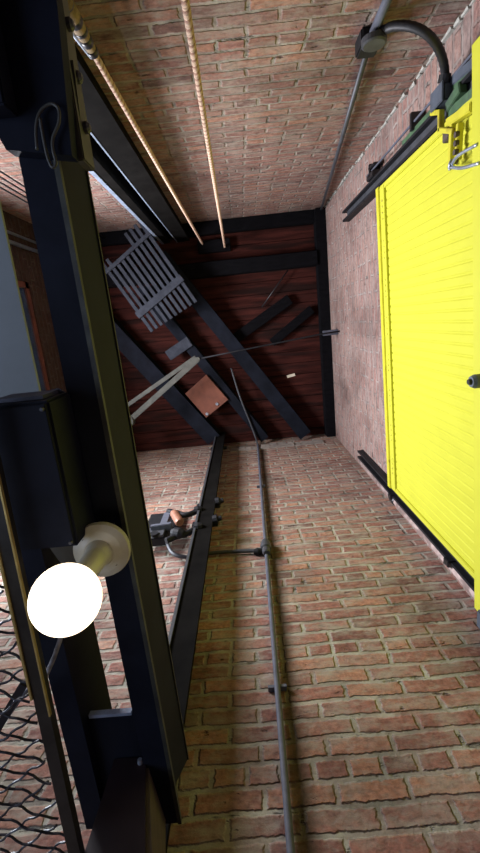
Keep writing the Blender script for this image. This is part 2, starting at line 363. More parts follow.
for ch_ in door.children_recursive:                                    # the leaf hangs a little low at its front end
    for v_ in ch_.data.vertices: v_.co.z -= .07 * v_.co.y
# roller bumper on the door's lower edge
kn = thing('roller_bumper', P(475, 380, 'x', .85), 'grey rounded roller bumper on the lower edge of the yellow door', 'bumper')
c = P(479, 381, 'x', .85)
MB().lathe(c + Vector((.012, 0, 0)), c - Vector((.03, 0, 0)), [(0, .026), (.7, .026), (1, .02)], 20).build('roller', 'slate', kn)
MB().lathe(c - Vector((.03, 0, 0)), c - Vector((.04, 0, 0)), [(0, .012), (1, .010)], 12).build('axle', 'tape', kn)
c = P(484, 618, 'x', .86)
tag(MB().box(c.x - .02, c.x + .085, c.y - .03, c.y + .05, c.z - .10, c.z + .02, .006).build('guide_shoe', 'slate'), 'slate grey guide shoe block at the front lower corner of the yellow door', 'door guide')

# ------------------------------------------------------------------ door tracks
tb = thing('door_track', (.92, -.745, FZ), 'dark steel door track running up the right wall at the yellow door\'s back edge', 'track')
MB().box(.935, .95, -.785, -.705, FZ, 3.70).build('channel_back', 'track', tb)
MB().box(.895, .935, -.785, -.772, FZ, 3.70).build('flange', 'track', tb)
MB().box(.895, .935, -.722, -.707, FZ, 3.70).build('flange', 'track', tb)
MB().box(.922, .935, -.772, -.722, FZ, 3.64).build('runner', 'dark_pipe', tb)
MB().box(.90, .949, -.812, -.786, 1.2, 2.42, .002).build('green_angle', 'green', tb)['label'] = 'green painted angle'
tf = thing('door_track', (.92, 1.17, FZ), 'dark steel door track beside the faded corner pipe, at the yellow door\'s front edge', 'track')
MB().box(.935, .95, 1.165, 1.235, FZ, 3.50).build('channel_back', 'track', tf)
MB().box(.90, .935, 1.168, 1.18, FZ, 3.50).build('flange', 'track', tf)
MB().box(.90, .935, 1.22, 1.235, FZ, 3.50).build('flange', 'track', tf)
for z in (2.66, 1.85):
    MB().box(.885, .93, 1.215, 1.25, z - .03, z + .02, .004).build('clamp', 'tape', tf)
cp = thing('corner_pipe', (.92, 1.275, FZ), 'faded pinkish pipe standing in the front corner beside the dark door track', 'pipe')
MB().tube([(.925, 1.262, FZ), (.925, 1.262, 3.49)], .0235, 12).build('pipe', 'pink_pipe', cp)
MB().lathe((.925, 1.262, 2.70), (.925, 1.262, 2.62), [(0, .026), (.1, .031), (.9, .031), (1, .026)], 14).build('coupling', 'tape', cp)

# pull rod on standoffs along the back track
pr = thing('pull_rod', (.92, -.835, 1.3), 'thin grey rod on black standoffs between bricks and the door track', 'rod')
MB().tube([(.90, -.835, 1.2), (.90, -.835, 3.02)], .0055, 8).build('rod', 'pipe_grey', pr)
for z in (2.27, 2.93):
    MB().box(.885, .95, -.875, -.80, z - .012, z + .012, .002).build('standoff', 'tape', pr)
MB().box(.885, .95, -.825, -.79, 2.86, 2.99, .004).build('clamp', 'tape', pr)
MB().box(.885, .945, -.86, -.846, 2.84, 2.95, .003).build('clamp', 'tape', pr)

# door top corner hardware
hb = thing('conduit_box', (.89, -.80, 1.86), 'slate blue conduit box where the black hose meets the yellow door', 'box')
MB().box(.868, .948, -.825, -.765, 1.90, 1.995, .006).build('body', 'slate', hb)
MB().box(.861, .868, -.83, -.76, 1.893, 2.002, .003).build('cover', 'slate', hb)
MB().lathe((.88, -.83, 1.92), (.88, -.855, 1.91), [(0, .024), (1, .022)], 12).build('gland', 'tape', hb)
bk = thing('hook_bracket', P(440, 125, 'x', .89), 'yellow bent hook bracket on the back top corner of the yellow door', 'bracket')
pts = [P(433, 113, 'x', .885), P(441, 112, 'x', .872), P(441, 130, 'x', .872), P(454, 131, 'x', .872)]
for a, b in zip(pts, pts[1:]):
    d = (b - a).normalized() * .006
    MB().bar(a - d, b + d, .018, .022, (1, 0, 0), .002).build('arm', 'yellow_worn', bk)
a = P(447, 136, 'x', .885); MB().box(a.x - .01, a.x + .03, a.y - .025, a.y + .02, a.z - .03, a.z + .02, .003).build('rubber_stop', 'brown', bk)
cb_ = thing('chain_bar', P(456, 150, 'x', .885), 'notched yellow upright bar holding the silver chain on the yellow door', 'bar')
a, b = P(453, 124, 'x', .882), P(451, 167, 'x', .882)
MB().bar(a, b, .022, .02, (1, 0, 0), .002).build('bar', 'yellow_worn', cb_)
a2, b2 = P(460, 123, 'x', .880), P(458, 160, 'x', .880)
MB().bar(a2, b2, .018, .022, (1, 0, 0), .002).build('bar', 'yellow_worn', cb_)
for i in range(4):
    p = a2.lerp(b2, .15 + i * .24); q = p + Vector((-.004, .018, 0)); MB().lathe(q, q + Vector((-.014, 0, 0)), [(0, .012), (1, .010)], 10).build('bolt', 'brown', cb_)
a, b = P(449, 123, 'x', .884), P(474, 106, 'x', .884)
MB().bar(a, b, .03, .03, (1, 0, 0), .003).build('crosspiece', 'yellow_worn', cb_)
ch = thing('chain', P(460, 160, 'x', .86), 'silver twisted chain looped on the notched yellow bar', 'chain')
for (q0, q1, q2) in (((450, 168), (458, 156), (478, 144)), ((449, 167), (462, 168), (480, 163)), ((452, 160), (450, 164), (450, 170))):
    MB().tube(arc([P(*q0, 'x', .865), P(*q1, 'x', .855), P(*q2, 'x', .86)]), .0062, 8).build('strand', 'zinc', ch)
gl = thing('green_latch', (.92, -.72, 1.66), 'green painted latch arms beside the slate blue conduit box', 'latch')
a, b = P(449, 108, 'x', .90), P(463, 86, 'x', .90); MB().bar(a, b, .04, .03, (1, 0, 0), .003).build('arm', 'green', gl)
a, b = P(449, 115, 'x', .905), P(476, 92, 'x', .905); MB().bar(a, b, .035, .025, (1, 0, 0), .003).build('arm', 'green', gl)
a, b = P(449, 122, 'x', .91), P(476, 101, 'x', .91); MB().bar(a, b, .018, .02, (1, 0, 0), .002).build('pin', 'dark_pipe', gl)
a, b = P(452, 82, 'x', .905), P(484, 55, 'x', .905)
tag(MB().bar(a, b, .034, .02, (1, 0, 0), .003).build('hanger_strap', 'slate'), 'slate grey flat strap on bricks above the green latch', 'strap')

# ------------------------------------------------------------------ back wall conduit, fitting, hose
bp_ = thing('slanted_conduit', (.62, -1.01, 1.2), 'grey slanted conduit pipe crossing the back brick wall', 'pipe')
lo, mid, hi = P(398, -25, 'y', -1.015), P(371, 38, 'y', -1.018), P(320, 214, 'y', -1.02)
MB().tube([lo, lo.lerp(mid, .98)], .0165, 12).build('lower_pipe', 'pipe_grey', bp_)
MB().tube([mid, hi], .012, 12).build('upper_pipe', 'dark_pipe', bp_)
ft = thing('conduit_fitting', tuple(mid), 'dark round-lidded conduit fitting on the back brick wall', 'fitting')
MB().box(mid.x - .045, mid.x + .035, -1.043, -.985, mid.z - .03, mid.z + .07, .006).build('body', 'track', ft)
c = P(374, 42, 'y', -.98); MB().lathe(c + Vector((0, -.012, 0)), c + Vector((0, .012, 0)), [(0, .047), (.8, .047), (1, .040)], 24).build('lid', 'dark_pipe', ft)
hs = arc([P(378, 33, 'y', -1.0), P(395, 26, 'y', -.985), P(416, 28, 'y', -.95), P(433, 40, 'y', -.91), P(443, 60, 'y', -.875), P(446, 84, 'y', -.845), P(445, 95, 'y', -.825)])
h_ = thing('flexible_hose', tuple(hs[0]), 'black curved flexible hose between the round-lidded fitting and conduit box', 'hose')
MB().tube(hs, [(.0165 if i % 2 else .0152) for i in range(len(hs))], 12).build('hose', 'black_rubber', h_)
for p0, p1 in ((hs[0], hs[2]), (hs[-1], hs[-3])): MB().cyl(p0, p1, .0205, 14).build('end_collar', 'tape', h_)

# ------------------------------------------------------------------ ropes
def rope_mesh(a, b, r, lay):
    m = MB(); a, b = Vector(a), Vector(b); t = (b - a); Ln = t.length; t.normalize(); u = t.orthogonal().normalized(); w = t.cross(u)
    n = int(Ln / lay * 8)
    for s in range(3):
        pts = []
        for i in range(n + 1):
            an = i / 8 * 2 * PI + s * 2 * PI / 3
            pts.append(a + t * (Ln * i / n) + (u * math.cos(an) + w * math.sin(an)) * r * .5)
        m.tube(pts, r * .52, 8)
        if s == 2:
            m.b.faces.ensure_lookup_table()
            for f in m.b.faces[2 * len(m.b.faces) // 3:]: f.material_index = 1
    return m
r1a, r1b = P(88, 43, 'y', -.86), Vector((-.318, -.832, H - .06))
ropeA = thing('hoist_rope', tuple(r1a), 'beige twisted rope with the taped and hooked lower end', 'rope')
rope_mesh(r1a, r1b, .0112, .034).build('rope', 'rope', ropeA)
e0 = P(60, -6, 'y', -.87); e1 = P(94, 54, 'y', -.86)
MB().tube([e0, e0.lerp(e1, .3), e0.lerp(e1, .75), e1], [.024, .022, .018, .015], 12).build('whipped_end', 'olive_rope', ropeA)
for f0, f1 in ((.05, .14), (.28, .42), (.52, .58), (.66, .78), (.88, .98)):
    MB().tube([e0.lerp(e1, f0), e0.lerp(e1, f1)], .0235 - .0065 * f0, 12).build('tape_band', 'tape', ropeA)
MB().tube([e0, e0.lerp(Vector((-.33, -.885, .76)), .5), Vector((-.33, -.885, .752))], .016, 10).build('rope_tail', 'olive_rope', ropeA)
off = Vector((-.022, .006, 0))
MB().tube([e0.lerp(e1, .1) + off * 1.2, e0.lerp(e1, .5) + off, e0.lerp(e1, 1.02) + off * .45], .0085, 8).build('thimble', 'zinc', ropeA)
hk = arc([e0.lerp(e1, .22) + off * 1.6, e0.lerp(e1, .30) + off * 2.4, e0.lerp(e1, .42) + off * 2.2, e0.lerp(e1, .46) + off * 1.2])
MB().tube(hk, .007, 8).build('hook', 'zinc', ropeA)
r2b = Vector((-.092, -.779, H - .07)); r2a = P(185, 0, 'y', -.795); r2a = r2a + (r2a - r2b) * ((r2a.z - FZ) / (r2b.z - r2a.z))
ropeB = tag(rope_mesh(r2a, r2b, .0112, .034).build('hoist_rope', 'rope'), 'plain beige twisted rope hanging nearer the middle of the back wall', 'rope')
tag(MB().box(-.37, -.03, -.86, -.74, H - .075, H, .006).build('rope_anchor', 'dark_timber'), 'dark anchor block holding both beige ropes at the ceiling', 'anchor block')

# ------------------------------------------------------------------ guide rails
g1 = thing('guide_rail', (-.515, -.92, FZ), 'broad dark guide rail beside the taped rope on the back wall', 'guide rail')
MB().box(-.58, -.45, -.905, -.885, FZ, H).build('rail_face', 'rail_steel', g1)
MB().box(-.535, -.505, -1.043, -.905, FZ, H).build('web', 'rail_steel', g1)
MB().box(-.588, -.580, -.912, -.882, FZ, H).build('running_edge', 'rail_bright', g1)['label'] = 'running edge with bluish daylight in its colour'
g2 = thing('guide_rail', (-.69, -.92, FZ), 'narrow dark guide rail beside the broad one on the back wall', 'guide rail')
MB().box(-.722, -.662, -.915, -.885, FZ, H).build('rail_face', 'rail_steel', g2)
MB().box(-.70, -.684, -1.043, -.915, FZ, H).build('web', 'rail_steel', g2)
MB().box(-.748, -.722, -.905, -.88, FZ, H).build('running_edge', 'rail_bright', g2)['label'] = 'running edge with bluish daylight in its colour'
g3 = thing('guide_rail', (-.36, 1.24, FZ), 'dark guide rail on the front brick wall beside the grey pipe', 'guide rail')
MB().box(-.40, -.302, 1.205, 1.225, FZ, H).build('rail_face', 'rail_steel', g3)
MB().box(-.414, -.400, 1.195, 1.24, FZ, H).build('running_edge', 'dark_pipe', g3)
MB().box(-.37, -.345, 1.225, 1.35, FZ, H).build('web', 'rail_steel', g3)
for z in (2.78, 2.50, .3, 4.2):
    MB().box(-.44, -.27, 1.226, 1.25, z - .03, z + .03, .004).build('rail_clip', 'track', g3)
for z in (2.78, 2.50):
    MB().lathe((-.30, 1.215, z), (-.245, 1.205, z), [(0, .03), (.5, .03), (.55, .018), (1, .016)], 10).build('bolt', 'track', g3)

# ------------------------------------------------------------------ four thin hoist cables far left
for i, (x, yy) in enumerate(((-1.255, -.95), (-1.30, -.95), (-1.345, -.95), (-1.39, -.95))):
    tag(MB().tube([(x, yy, FZ), (x, yy, 4.5)], .0055, 6).build('wire_cable', 'track'), 'thin dark steel hoist cable in the row of four by the back left corner', 'cable', 'four hoist cables by the back left corner')
for i, x in enumerate((0, 1)):
    yy = (-.80, -.875)[i]
    tag(MB().tube([(XL + .025, yy, FZ), (XL + .025, yy, 4.6)], (.016, .011)[i], 10).build('wall_conduit', 'rail_bright'),
        ('thicker pale blue conduit running up the left brick wall', 'thinner pale blue conduit near the back left corner')[i], 'pipe')

# ------------------------------------------------------------------ crosshead of the car: two channels
def channel(mb_web, yA, yB): pass
xh = thing('crosshead_beam', (-.29, .2, .75), 'long black steel channel beam crossing overhead in front of the lamp', 'beam')
ya, yb = -.95, 1.14
def slx(y): return .006 * (y + .2)                          # the beam is a touch off square
def cb(x0, x1, z0, z1, name, mat, par, y0=ya, y1=yb):
    MB().hexa([(x0 + slx(y0), y0, z0), (x1 + slx(y0), y0, z0), (x1 + slx(y1), y1, z0), (x0 + slx(y1), y1, z0)],
              [(x0 + slx(y0), y0, z1), (x1 + slx(y0), y0, z1), (x1 + slx(y1), y1, z1), (x0 + slx(y1), y1, z1)]).build(name, mat, par)
cb(-.326, -.272, .75, .759, 'bottom_flange', 'black_steel', xh)
cb(-.326, -.272, .893, .902, 'top_flange', 'black_steel', xh)
wa, wb_, zz0, zz1, yc = -.276, -.268, .752, .900, 1.035
MB().hexa([(wa + slx(ya), ya, zz0), (wb_ + slx(ya), ya, zz0), (wb_ + slx(yc), yc, zz0), (wa + slx(yc), yc, zz0)],
          [(wa + slx(ya), ya, zz1), (wb_ + slx(ya), ya, zz1), (wb_ + slx(yb), yb, zz1), (wa + slx(yb), yb, zz1)]).build('web', 'black_steel', xh)
cb(-.272, -.263, .747, .757, 'lower_edge_bead', 'highlit_edge', xh)
cb(-.269, -.2645, .899, .904, 'upper_edge_bead', 'highlit_edge', xh)
xh2 = thing('crosshead_beam', (-.46, .7, .75), 'shorter black steel channel beam behind the glowing globe lamp', 'beam')
MB().box(-.486, -.437, .30, 1.14, .75, .759).build('bottom_flange', 'black_steel', xh2)
MB().box(-.486, -.437, .30, 1.14, .893, .902).build('top_flange', 'black_steel', xh2)
MB().box(-.445, -.437, .30, 1.14, .759, .893).build('web', 'black_steel', xh2)
MB().box(-.486, -.445, .30, .31, .759, .893).build('end_stiffener', 'black_steel', xh2)
# plates tying the channels together at the front end
pl = thing('end_plate', (-.38, 1.0, .80), 'black steel plate joining the two channel beams at their front ends', 'plate')
MB().box(-.436, -.327, .835, 1.13, .772, .785, .002).build('plate', 'black_steel', pl)
MB().box(-.43, -.332, .828, .836, .770, .783).build('lit_lip', 'rail_bright', pl)  # bluish light on the lip is put into its colour
# front upright under the crosshead
st = thing('car_upright', (-.35, 1.04, FZ), 'dark maroon steel upright under the front end of the beams', 'upright')
MB().hexa([(-.405, .955, .30), (-.215, .955, .30), (-.255, 1.12, .30), (-.405, 1.12, .30)], [(-.392, .955, .768), (-.318, .955, .768), (-.318, 1.12, .768), (-.392, 1.12, .768)]).build('gusset', 'maroon', st)
MB().hexa([(-.213, .96, .30), (-.195, .96, .30), (-.215, 1.12, .30), (-.253, 1.12, .30)], [(-.316, .96, .745), (-.306, .96, .745), (-.29, 1.12, .745), (-.316, 1.12, .745)]).build('side_board', 'brown', st)
MB().box(-.405, -.225, .955, 1.12, FZ, .30, .004).build('post', 'maroon', st)
MB().lathe((-.327, .956, .755), (-.327, .945, .755), [(0, .007), (1, .005)], 10).build('screw', 'zinc', st)
# back upright with its head plate
s2 = thing('car_upright', (-.29, -.62, FZ), 'broad black steel upright head near the camera with a dangling wire loop', 'upright')
MB().prism([(-.345, -.33), (-.33, -.29), (-.232, -.272), (-.216, -.46), (-.21, -.95), (-.40, -.95), (-.40, -.5)], .72, .748).build('head_plate', 'black_steel', s2)
MB().box(-.40, -.21, -.85, -.62, FZ, .72, .004).build('post', 'black_steel', s2)
MB().box(-.345, -.30, -.62, -.33, .68, .72, .003).build('stiffener', 'black_steel', s2)
ckp = MB().box(-.238, -.222, -.60, -.275, .748, .80, .002).build('cheek_plate', 'tie', s2)
ckp['label'] = 'paler bolted cheek plate'
for y in (-.56, -.47, -.40, -.33):
    MB().lathe((-.222, y, .775), (-.212, y, .775), [(0, .009), (.6, .009), (1, .005)], 10).build('bolt', 'dark_pipe', ckp)
# wire loop
wp = [P(*q, 'z', .712) for q in ((37, 150), (36, 128), (40, 112), (50, 104), (58, 108), (59, 122), (53, 138), (53, 150), (56, 163), (52, 167), (47, 155), (42, 130), (40, 118))]
tag(MB().tube(arc(wp, 6), .0024, 8).build('wire_loop', 'loop_wire'), 'thin grey wire loop under the black upright head', 'wire')
# pale strip bolted to the upright head
tag(MB().hexa([tuple(P(69, 60, 'z', .76)), tuple(P(73, 60, 'z', .76)), tuple(P(85, 155, 'z', .76)), tuple(P(74, 150, 'z', .76))],
              [tuple(P(69, 60, 'z', .76) + Vector((0, 0, .008))), tuple(P(73, 60, 'z', .76) + Vector((0, 0, .008))), tuple(P(85, 155, 'z', .76) + Vector((0, 0, .008))), tuple(P(74, 150, 'z', .76) + Vector((0, 0, .008)))]).build('shim_strip', 'tie'),
    'pale metal shim strip beside the black upright head', 'strip')

# ------------------------------------------------------------------ dark box under the beams, grey sheet, bracket
bx = thing('control_box', (-.375, .23, .66), 'dark blue-black steel box under the beams behind the lampholder', 'box')
MB().box(-.438, -.316, .088, .345, .655, .745, .004).build('body', 'black_steel', bx)
MB().box(-.434, -.32, .093, .34, .65, .655, .001).build('cover', 'black_steel', bx)
for x, yy in ((-.43, .10), (-.325, .10), (-.325, .333), (-.43, .333)):
    MB().lathe((x, yy, .65), (x, yy, .646), [(0, .004), (1, .003)], 8).build('screw', 'dark_pipe', bx)
MB().prism([(-.40, .345), (-.33, .345), (-.345, .40), (-.375, .405)], .70, .704).build('gusset_tab', 'tie', bx)
sh = thing('sheet_panel', (-.9, -.3, .95), 'plain grey-green metal sheet hanging in front of the left window', 'panel')
MB().box(-1.45, -.482, -.75, .135, .955, .959).build('sheet', 'sheet', sh)
MB().box(-.482, -.474, -.75, .135, .953, .961).build('folded_edge', 'sheet', sh)
for yy in (-.70, .03): MB().box(-1.43, -1.40, yy, yy + .03, FZ, .955).build('leg', 'black_steel', sh)
tb_ = thing('tab_bracket', (-.36, .095, .70), 'pale rounded tab bracket between the grey sheet and dark box', 'bracket')
q = [P(*k, 'z', .74) for k in ((40, 393), (58, 388), (64, 392), (68, 402), (62, 404), (44, 404))]
MB().prism([(v.x, v.y) for v in q], .74, .744).build('tab', 'pipe_grey', tb_)
MB().box(-.42, -.335, .082, .088, .68, .744).build('leg', 'pipe_grey', tb_)

# ------------------------------------------------------------------ lamp
lf = thing('lampholder', (-.288, .371, .70), 'round cream porcelain lampholder with glowing globe bulb under the black beam', 'lamp')
bc = P(66, 599, 'z', .535); dc = P(103, 548, 'z', .703); ax = (bc - dc).normalized()
MB().lathe(dc - ax * .003, dc + ax * .022, [(0, .050), (.35, .053), (.6, .051), (.85, .040), (1, .028)], 40).build('porcelain_base', 'porcelain', lf); pb_ = [c_ for c_ in lf.children if c_.name.startswith('porcelain')][0]
MB().lathe(dc + ax * .02, bc - ax * .042, [(0, .026), (.2, .021), (.8, .019), (1, .023)], 28).build('socket', 'porcelain', lf)
MB().sphere(bc, .0505, 40, 24).build('globe_bulb', 'bulb', lf)
MB().lathe(dc - ax * .003, dc - ax * .012, [(0, .034), (1, .034)], 8).build('mounting_box', 'dark_pipe', lf)
for k in (1, -1):
    s = dc + ax.orthogonal().normalized() * .036 * k + ax * .013
    MB().lathe(s, s + ax * .006, [(0, .005), (1, .003)], 8).build('screw', 'brown', pb_)
MB().bar(dc - ax * .010, (-.297, .355, .752), .03, .012, (0, 1, 0)).build('bracket', 'dark_pipe', lf)
cd = arc([dc + ax * .012 + Vector((-.035, .03, .0)), P(60, 640, 'z', .655), P(52, 662, 'z', .655), P(42, 681, 'z', .66), P(24, 694, 'z', .68), P(-10, 742, 'z', .70)])
tag(MB().tube(cd, .0042, 8).build('lamp_cord', 'cord'), 'grey cloth lamp cord running from the lampholder past the mesh', 'cord')
a, b = P(24, 684, 'z', .66), P(-14, 748, 'z', .66)
tag(MB().bar(a, b, .016, .008).build('latch_lever', 'tape'), 'short black lever bar lying across the wire mesh', 'lever')

# ------------------------------------------------------------------ mesh guard
mg = thing('mesh_guard', (-.75, .7, .60), 'dark crimped wire mesh guard panel with angle iron frame', 'guard panel')
za = .62
_l0, _l1 = P(4, 560, 'z', .62), P(70, 853, 'z', .62)
def fx(y): return _l0.x + (_l1.x - _l0.x) * (y - _l0.y) / (_l1.y - _l0.y)                  # outer edge of the long frame angle
y0, y1 = .02, 1.12
def strip(dx0_, dx1_, z0, z1, name, mat, ya_=y0, yb_=y1):
    MB().hexa([(fx(ya_) + dx0_, ya_, z0), (fx(ya_) + dx1_, ya_, z0), (fx(yb_) + dx1_, yb_, z0), (fx(yb_) + dx0_, yb_, z0)],
              [(fx(ya_) + dx0_, ya_, z1), (fx(ya_) + dx1_, ya_, z1), (fx(yb_) + dx1_, yb_, z1), (fx(yb_) + dx0_, yb_, z1)]).build(name, mat, mg)
strip(-.004, .020, za, za + .004, 'angle_leg', 'frame_iron')
strip(.016, .020, za + .004, za + .018, 'angle_leg', 'frame_iron')
strip(-.008, -.004, za - .003, za + .006, 'bulb_glint', 'gold_glint', .02, .62)
strip(.0185, .0215, za - .002, za + .004, 'bulb_glint', 'gold_glint', .02, .66)
MB().box(-1.3, fx(y1), y1, y1 + .035, za, za + .004).build('angle_leg', 'frame_iron', mg)
MB().box(-1.3, fx(y0), y0 - .03, y0, za, za + .004).build('angle_leg', 'frame_iron', mg)
MB().box(-1.335, -1.3, y0 - .03, y1 + .035, za, za + .004).build('angle_leg', 'frame_iron', mg)
wm = MB(); pitch_ = .043
for fam, ang in ((0, math.radians(27)), (1, math.radians(-34))):
    d = Vector((math.cos(ang), math.sin(ang), 0)); nrm = Vector((-d.y, d.x, 0))
    for k in range(-60, 60):
        o_ = Vector((-.85, .57, za + .004)) + nrm * (k * pitch_)
        pts = []
        step = pitch_ / math.sin(math.radians(60)) / 4
        for i in range(-160, 161):
            p = o_ + d * (i * step)
            if -1.3 < p.x < fx(p.y) - .004 and y0 < p.y < y1:
                pts.append(p + nrm * (.0027 * math.sin(i * PI / 2 + .8)) + Vector((0, 0, .003 * math.sin(i * PI / 4 + fam * PI))))
            elif pts:
                break
        if len(pts) > 1: wm.tube(pts, .0023, 5)
wm.build('wire_mesh', 'mesh_wire', mg)

# ------------------------------------------------------------------ front wall pipe with tee and limit switch
fp = thing('conduit_pipe', (.0, 1.325, FZ), 'long grey conduit pipe running up the front brick wall', 'pipe')
pa, pt_, pc = P(291, 853, 'y', 1.328), P(266, 549, 'y', 1.328), P(258, 447, 'y', 1.328)
slope = (pt_ - pa) / (pt_.z - pa.z)
foot = pa + slope * (FZ - pa.z)
MB().tube([foot, pa, pt_, pc, Vector((pc.x, 1.328, 4.52))], .0115, 12).build('pipe', 'pipe_grey', fp)
up = arc([Vector((pc.x, 1.328, 4.40)), Vector((pc.x, 1.315, 4.50)), P(251, 425, 'z', 4.53), P(240, 397, 'z', 4.53), P(231, 368, 'z', 4.53)])
MB().tube(up, .010, 10).build('upper_bend', 'dark_pipe', fp)
MB().lathe(pt_ + Vector((0, -.012, -.07)), pt_ + Vector((0, -.012, .07)), [(0, .018), (.05, .024), (.3, .024), (.35, .033), (.65, .033), (.7, .024), (.95, .024), (1, .018)], 18).build('tee_fitting', 'dark_pipe', fp)
for z in (.35, 1.3, 3.3): 
    q = pa + slope * (z - pa.z); MB().bar(q + Vector((-.035, .010, 0)), q + Vector((.035, .010, 0)), .02, .012).build('strap', 'pipe_grey', fp)
br_ = thing('branch_conduit', (-.3, 1.32, 2.2), 'thin dark conduit branching left behind the front rail to the switch', 'pipe')
bpts = arc([pt_ + Vector((-.02, 0, -.02)), P(246, 551, 'y', 1.328), P(212, 553, 'y', 1.328), P(188, 557, 'y', 1.31), P(174, 554, 'y', 1.29), P(168, 545, 'y', 1.28), P(166, 534, 'y', 1.28)])
MB().tube(bpts, .0115, 10).build('conduit', 'dark_pipe', br_)
MB().lathe(pt_ + Vector((-.024, 0, -.02)), pt_ + Vector((-.075, 0, -.022)), [(0, .018), (.5, .022), (1, .016)], 14).build('gland', 'track', br_)

ls = thing('limit_switch', tuple(P(155, 545, 'y', 1.3)), 'dark limit switch with two lever arms beside the front guide rail', 'switch')
def wbox(q0, q1, y0, y1, name, mat, bev=.006):
    a, b = P(*q0, 'y', y0), P(*q1, 'y', y0)
    return MB().box(min(a.x, b.x), max(a.x, b.x), y0, y1, min(a.z, b.z), max(a.z, b.z), bev).build(name, mat, ls)
wbox((151, 514), (178, 527), 1.30, 1.349, 'back_plate', 'track')
wbox((147, 526), (166, 537), 1.24, 1.30, 'body', 'track')
wbox((149, 528), (163, 535), 1.225, 1.24, 'cover', 'dark_pipe', .003)
a = P(154, 533, 'y', 1.215); MB().lathe(a, a + Vector((0, .02, 0)), [(0, .028), (.6, .028), (1, .036)], 16).build('knob', 'track', ls)
a, b = P(168, 514, 'y', 1.23), P(162, 530, 'y', 1.23); MB().bar(a, b, .05, .03, (0, 1, 0), .004).build('bracket', 'pipe_grey', ls)
a, b = P(151, 529, 'y', 1.22), P(172, 526, 'y', 1.22); MB().bar(a, b, .03, .05, (0, 1, 0), .004).build('bracket', 'pipe_grey', ls)
a, b = P(174, 513, 'y', 1.21), P(180, 523, 'y', 1.21); MB().lathe(a, b, [(0, .026), (.1, .030), (.9, .030), (1, .024)], 18).build('roller', 'copper', ls)['label'] = 'copper coloured roller'
for pts in (((168, 511), (177, 513), (185, 515), (193, 513), (200, 509)), ((166, 541), (175, 537), (183, 535), (190, 532), (199, 526))):
    MB().tube(arc([P(*q, 'y', 1.215) for q in pts]), .019, 8).build('lever_arm', 'track', ls)
MB().lathe(P(172, 532, 'y', 1.20), P(184, 534, 'y', 1.20), [(0, .02), (.3, .034), (.7, .034), (1, .02)], 14).build('clamp', 'track', ls)
a = P(146, 529, 'y', 1.27); b = P(140, 523, 'y', 1.27); MB().tube([a, b], .016, 8).build('stub', 'track', ls)
for q in ((199, 510), (199, 527)):
    a = P(*q, 'y', 1.205); MB().lathe(a + Vector((-.03, 0, 0)), a + Vector((.02, 0, 0)), [(0, .026), (.5, .03), (1, .024)], 10).build('nut', 'track', ls)

# ------------------------------------------------------------------ ceiling timber and steel
tag(MB().box(-1.55, .845, -.64, -.50, 4.58, H, .006).build('ceiling_joist', 'dark_timber'), 'dark timber joist crossing the red ceiling near the ropes', 'joist')
tag(MB().box(.845, .949, YB + .005, YF - .005, 4.60, H, .006).build('wall_plate', 'dark_timber'), 'dark timber plate along the ceiling above the right wall', 'joist')
tag(MB().box(-1.75, .845, YB + .003, -.92, 4.66, H, .004).build('back_plate_timber', 'dark_timber'), 'dark timber plate along the ceiling at the back wall', 'joist')
zc = 4.60
def diag(px0, px1, w, name, label, z=4.56, h=.16):
    a, b = P(*px0, 'z', z), P(*px1, 'z', z); d = (b - a).normalized()
    if b.y > YF - .06: b = a + d * ((YF - .06 - a.y) / d.y)
    o = thing(name, tuple((a + b) / 2), label, 'beam')
    up_ = Vector((0, 0, 1))
    for zz, nm in ((z, 'bottom_flange'), (z + h, 'top_flange')):
        MB().bar(a + up_ * (zz - z), b + up_ * (zz - z), w, .014).build(nm, 'beam_steel', o)
    MB().bar(a + up_ * (h / 2), b + up_ * (h / 2), .016, h - .014).build('web', 'beam_steel', o)
    return o
diag((88, 305), (214, 440), .17, 'sheave_beam', 'wide grey steel roof beam on the side by the front guide rail head')
diag((140, 287), (268, 443), .10, 'sheave_beam', 'narrow grey steel roof beam between the two wider diagonal beams')
diag((160, 255), (310, 441), .145, 'sheave_beam', 'grey diagonal steel roof beam ending at the front wall nearest the yellow door')
# crosspiece and orange board between the beams
a, b = P(168, 356, 'z', 4.55), P(190, 341, 'z', 4.55)
tag(MB().bar(a, b, .11, .05, bev=.004).build('cross_bearer', 'slat'), 'short grey cross bearer between the diagonal roof beams', 'bearer')
ob = thing('orange_board', tuple(P(206, 396, 'z', 4.5)), 'square orange-brown board fixed between the diagonal roof beams', 'board')
cs = [P(*q, 'z', 4.5) for q in ((185, 394), (206, 375), (228, 400), (206, 418))]
MB().prism([(v.x, v.y) for v in cs], 4.515, 4.552).build('board', 'orange', ob)
for q in ((207, 414), (217, 404)):
    v = P(*q, 'z', 4.515); MB().lathe(v, v - Vector((0, 0, .012)), [(0, .018), (1, .014)], 10).build('bolt', 'zinc', ob)
